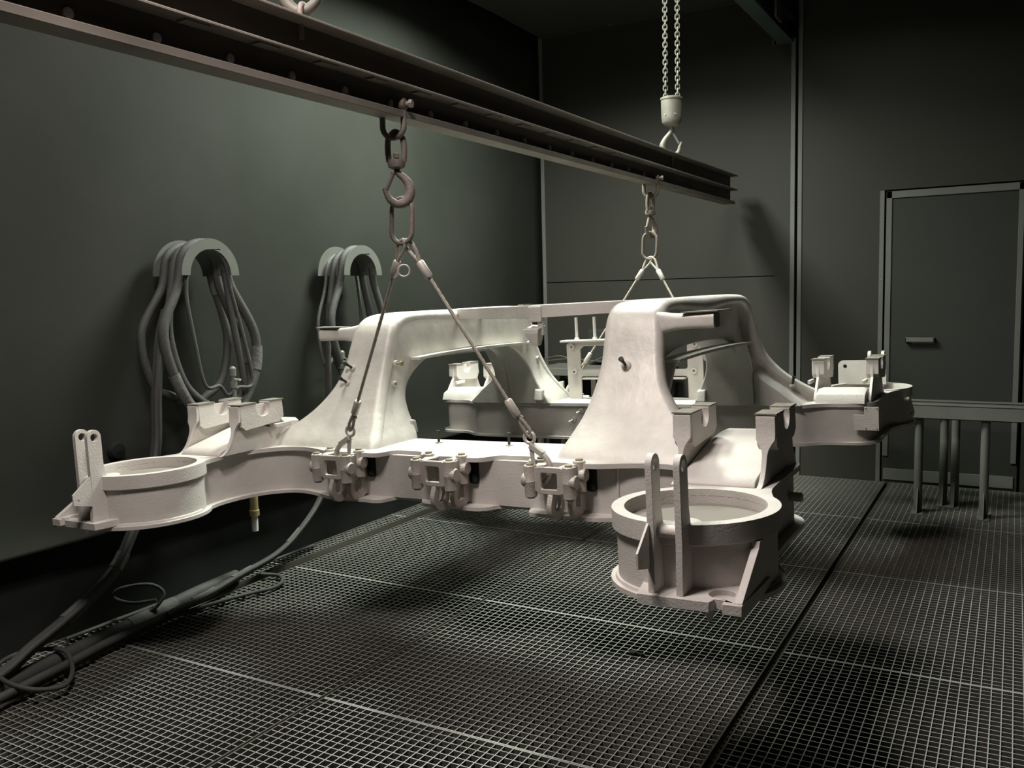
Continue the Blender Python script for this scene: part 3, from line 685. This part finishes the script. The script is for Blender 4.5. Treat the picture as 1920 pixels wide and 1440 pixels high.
# ------------------------------------------------------------------ hose saddles, hoses
def saddle(yc, zc, lab):
    o = empty('hose_saddle', (-3.52, yc, zc), lab, 'hose hanger')
    r = .178; th = [math.radians(a) for a in range(0, 181, 6)]
    vs = []; fs = []
    for a in th:
        for x, rr in ((-.10, r-.048), (.10, r-.048), (.10, r-.052), (-.10, r-.052)): vs.append((x, rr*math.cos(a), rr*math.sin(a)))
    for i in range(len(th)-1):
        for k in range(4): fs.append((i*4+k, i*4+(k+1) % 4, i*4+4+(k+1) % 4, i*4+4+k))
    MB().add(vs, fs+[(0, 1, 2, 3), tuple(len(vs)-4+k for k in range(4))]).build('saddle_drum', SADDLE, o, smooth=True)
    for x in (-.10, .10):
        out = [(r*math.cos(a), r*math.sin(a)) for a in th]+[((r-.052)*math.cos(a), (r-.052)*math.sin(a)) for a in reversed(th)]
        plate('saddle_flange', out, [], .005, SADDLE, o, VW, off=x, bevel=.001)
    MB().b2((-.17, -.02, .05), (-.10, .02, .11)).build('wall_arm', SADDLE, o)
    return o
saddle(3.07, 1.615, 'half round hose saddle on the left wall, nearer the camera')
saddle(4.235, 1.62, 'half round hose saddle on the left wall, nearer the back wall')
def loop(yc, zt, wl, wr, zb, x, dy=0, r=.022, rt=.15):
    pts = [(x, yc-rt, zt-.05), (x, yc-rt*.72, zt+.108), (x, yc, zt+.158), (x, yc+rt*.72, zt+.108), (x, yc+rt, zt-.05), (x+.01, yc+wr, zt-.30), (x+.02, yc+wr*.85+dy, zt-.52), (x+.02, yc+wr*.35+dy, zb+.03), (x+.02, yc+dy, zb), (x+.02, yc-wl*.4+dy, zb+.05), (x+.02, yc-wl*.85+dy*.4, zt-.50), (x+.01, yc-wl, zt-.26)]
    return cr(pts, 7, True)
def hose(name_label, pts, r, tape=(), group=None, n=12, closed=False, mat_=HOSE, pair=None):
    o = empty('hose', pts[0], name_label, 'hose', group); p0 = Vector(pts[0])
    MB().tube([Vector(p)-p0 for p in pts], r, n, closed=closed).build('hose_line', mat_, o, smooth=True)
    for f in tape:
        i = int(f*len(pts)); seg = [Vector(p)-p0 for p in pts[i:i+5]]
        if len(seg) > 2: MB().tube(seg, r+.0035, n).build('tape_band', TAPE, o, smooth=True)
    if pair: MB().tube([Vector(p)-p0 for p in pair[0]], pair[1], n).build('air_line', mat_, o, smooth=True)
    return o
hose('thick dark hose coiled on the near wall saddle, outermost loop', loop(3.07, 1.615, .27, .30, .86, -3.47, .02, rt=.162), .024, (.45, .75, .80), closed=True)
hose('dark hose coiled on the near wall saddle, second loop', loop(3.07, 1.600, .19, .25, .92, -3.53, .08, rt=.150), .021, (.42, .72), closed=True)
hose('dark hose coiled on the near wall saddle, loop against the wall', loop(3.07, 1.605, .30, .22, .98, -3.585, -.03, rt=.162), .020, (.3, .7), closed=True)
hose('thin hose coiled inside the loops on the near wall saddle', loop(3.07, 1.585, .12, .20, 1.02, -3.44, .06, rt=.140), .009, closed=True)
hose('thick dark hose coiled on the far wall saddle, outermost loop', loop(4.235, 1.62, .26, .24, .85, -3.47, .02, rt=.160), .022, (.78,), closed=True)
hose('dark hose coiled on the far wall saddle, second loop', loop(4.235, 1.60, .20, .20, .92, -3.54, .05, rt=.150), .020, (.7,), closed=True)
hose('thin pale hose coiled on the far wall saddle', loop(4.235, 1.59, .24, .16, 1.1, -3.59, .0, rt=.155), .010, mat_=TAPE, closed=True)
riser1 = [(-3.55, 2.90, 1.45), (-3.55, 2.85, 1.306), (-3.55, 2.809, 1.053), (-3.55, 2.786, 0.8), (-3.52, 2.695, 0.589), (-3.48, 2.565, 0.435), (-3.45, 2.465, 0.33), (-3.42, 2.331, 0.254), (-3.40, 2.163, 0.184), (-3.38, 2.01, 0.133), (-3.36, 1.867, 0.08), (-3.34, 1.6, .04), (-3.3, 1.2, .03)]
hose('dark hose with a thinner one taped on, dropping behind the left pot to floor', cr(riser1, 7), .026, (.30, .47, .62), pair=(cr([(x+.035, y-.025, z+.012) for x, y, z in riser1], 7), .013))
riser2 = [(-3.55, 4.06, 1.45), (-3.55, 4.03, 1.044), (-3.55, 4.014, 0.723), (-3.55, 3.973, 0.472), (-3.55, 3.895, 0.294), (-3.55, 3.70, 0.146), (-3.53, 3.504, 0.08), (-3.49, 3.215, 0.06), (-3.42, 2.937, 0.055), (-3.37, 2.645, 0.052), (-3.335, 2.324, 0.052), (-3.28, 2.08, 0.052), (-3.24, 1.864, 0.052), (-3.2, 1.4, .03)]
hose('dark taped hose pair dropping under the end beam and along the grating', cr(riser2, 7), .018, (.38, .52, .60), pair=(cr([(x+.026, y-.02, z+.012) for x, y, z in riser2[:10]], 7), .011))
hose('thick blast hose lying on the grating by the left wall', cr([(-3.20, 1.2, .035), (-3.333, 1.762, 0.035), (-3.375, 1.984, 0.035), (-3.43, 2.292, 0.035), (-3.465, 2.586, 0.035), (-3.53, 2.94, 0.035), (-3.57, 3.25, .03)], 7), .034, (.62, .66))
hose('thin hose ending in a small bight on the grating below the end beam', cr([(-3.15, 1.5, .02), (-3.24, 1.836, 0.02), (-3.30, 2.075, 0.02), (-3.34, 2.281, 0.02), (-3.37, 2.448, 0.02), (-3.40, 2.717, 0.02), (-3.36, 2.95, 0.02), (-3.31, 3.106, 0.02), (-3.27, 3.214, 0.02), (-3.30, 3.315, 0.02), (-3.39, 3.376, 0.02), (-3.47, 3.332, 0.03)], 7), .010)
hose('thin hose lying in a ring at the lower left of the floor', cr([(-3.171, 1.878, 0.055), (-3.134, 1.971, 0.04), (-3.213, 2.063, 0.05), (-3.333, 2.116, 0.085), (-3.44, 2.09, 0.085), (-3.50, 2.02, 0.08), (-3.48, 1.94, 0.08), (-3.40, 1.872, 0.085), (-3.273, 1.837, 0.08)], 7, True), .0095, closed=True)
hose('thin hose along the foot of the left wall', cr([(-3.61, 2.3, .02), (-3.61, 2.74, 0.02), (-3.62, 3.019, 0.02), (-3.62, 3.35, 0.02), (-3.61, 3.9, .02)], 6), .008)
hose('small dark hose bight standing up against the skirt of the left wall', cr([(-3.47, 2.60, .05), (-3.44, 2.65, .085), (-3.44, 2.69, .135), (-3.50, 2.66, .175), (-3.60, 2.58, .165), (-3.63, 2.56, .125), (-3.56, 2.60, .095), (-3.47, 2.67, .10)], 7), .0085)
# blast nozzle hanging below the near coil
nz_ = empty('blast_nozzle', (-3.45, 3.29, .28), 'brass blast nozzle with a white tip hanging below the end beam', 'nozzle')
MB().lathe([(.016, 0), (.017, .07), (.017, .085)], 18).build('nozzle_tip', WHITE, nz_, smooth=True)
MB().lathe([(.026, .083), (.026, .112), (.022, .113), (.022, .19)], 20).build('nozzle_holder', BRASS, nz_, smooth=True)
MB().tube(cr([(0, 0, .185), (0, .0, .5), (0, -.02, .8), (.0, -.06, 1.05), (-.02, -.09, 1.35)], 6), .017, 12).build('nozzle_hose', HOSE, nz_, smooth=True)
vl = empty('hose_valve', (-3.42, 3.17, 1.03), 'small pale valve fitting clipped on the near hose coil', 'valve')
MB().lathe([(.013, -.03), (.013, .02), (.019, .022), (.019, .05), (.012, .052), (.012, .08), (.017, .082), (.017, .12), (.008, .13)], 14).build('valve_body', TRIM, vl, smooth=True)
MB().b2((.012, -.006, .06), (.05, .006, .068)).build('valve_lever', ALU, vl)
v2 = copy_tree(vl, None, 'small pale valve fitting clipped on the far hose coil', (-3.44, 4.03, 1.05))
kb = empty('wall_bung', (XL+.02, 2.66, .80), 'dark round rubber bung on the left wall behind the left lugs', 'bung')
MB().lathe([(.04, 0), (.045, .012), (.035, .03), (.0001, .038)], 24, align((0, 0, 0), (1, 0, 0)), cap=False).build('bung_dome', BLACK, kb, smooth=True)
bt = empty('loose_nut', (-1.33, 3.29, .0), 'small dark nut lying on the grating left of the front pot', 'nut')
MB().lathe([(.017, 0), (.017, .012)], 6).b2((.017, -.006, .003), (.045, .006, .009)).build('nut_body', PIT, bt)

# ------------------------------------------------------------------ trestles by the back wall
def trestle(x, y, L, lab, legs, hz=.70):
    o = empty('trestle', (x, y, 0), lab, 'trestle')
    MB().b2((0, -.05, hz-.09), (L, -.042, hz)).b2((0, -.05, hz-.008), (L, .05, hz)).b2((0, -.05, hz-.09), (L, .03, hz-.082)).build('top_rail', BENCH, o, bevel=.002)
    for lx, ly in legs:
        lg = MB().lathe([(.026, .006), (.026, hz-.09)], 20, Matrix.Translation((lx, ly, 0))).build('leg', BENCH, o, smooth=True)
        MB().b2((lx-.035, ly-.105, 0), (lx+.035, ly+.105, .007)).build('foot_plate', BENCH, lg)
        plate('leg_gusset', [(ly-.1, .007), (ly-.024, .007), (ly-.024, .16), (ly-.03, .16)], [], .007, BENCH, lg, VW, off=lx)
        plate('leg_gusset', [(ly+.09, hz-.092), (ly+.024, hz-.092), (ly+.024, hz-.14)], [], .007, BENCH, lg, VW, off=lx)
    return o
trestle(-.95, 6.24, 1.6, 'grey steel trestle behind the far right pot, nearer of the two', [(.43, 0), (.81, 0), (1.45, 0)], .71)
trestle(-.75, 6.52, 1.7, 'grey steel trestle against the door, farther of the two', [(.36, 0), (.43, -.02), (1.5, 0)], .70)

# workbench and cabinet glimpsed between the arches
wk = empty('workbench', (-3.5, 6.75, 0), 'dark low workbench glimpsed between the arches by the back wall', 'workbench')
MB().b2((0, -.25, .80), (1.1, .25, .86)).build('bench_top', BENCH, wk, bevel=.003)
for x in (.05, .55, 1.05):
    for y in (-.22, .22): MB().b2((x-.02, y-.02, 0), (x+.02, y+.02, .80)).build('leg', BEAM, wk)
MB().tube(cr([(.05, -.2, .92), (.25, -.22, .96), (.45, -.2, .90), (.65, -.15, .97)], 6), .006, 6).tube(cr([(.0, -.1, .90), (.3, -.12, .93), (.6, -.1, .91), (.8, -.1, .95)], 6), .005, 6).build('loose_cable', BEAM, wk)
cb = empty('wall_cabinet', (-2.95, YB-.13, .88), 'grey steel cabinet on the back wall behind the workbench', 'cabinet')
MB().b2((-.20, -.12, 0), (.35, .12, .28)).build('cabinet_body', DOOR, cb, bevel=.004)
MB().b2((-.19, -.128, .01), (.07, -.12, .27)).build('cabinet_door', DOOR, cb, bevel=.002)
MB().b2((.08, -.128, .01), (.34, -.12, .27)).build('cabinet_door', DOOR, cb, bevel=.002)
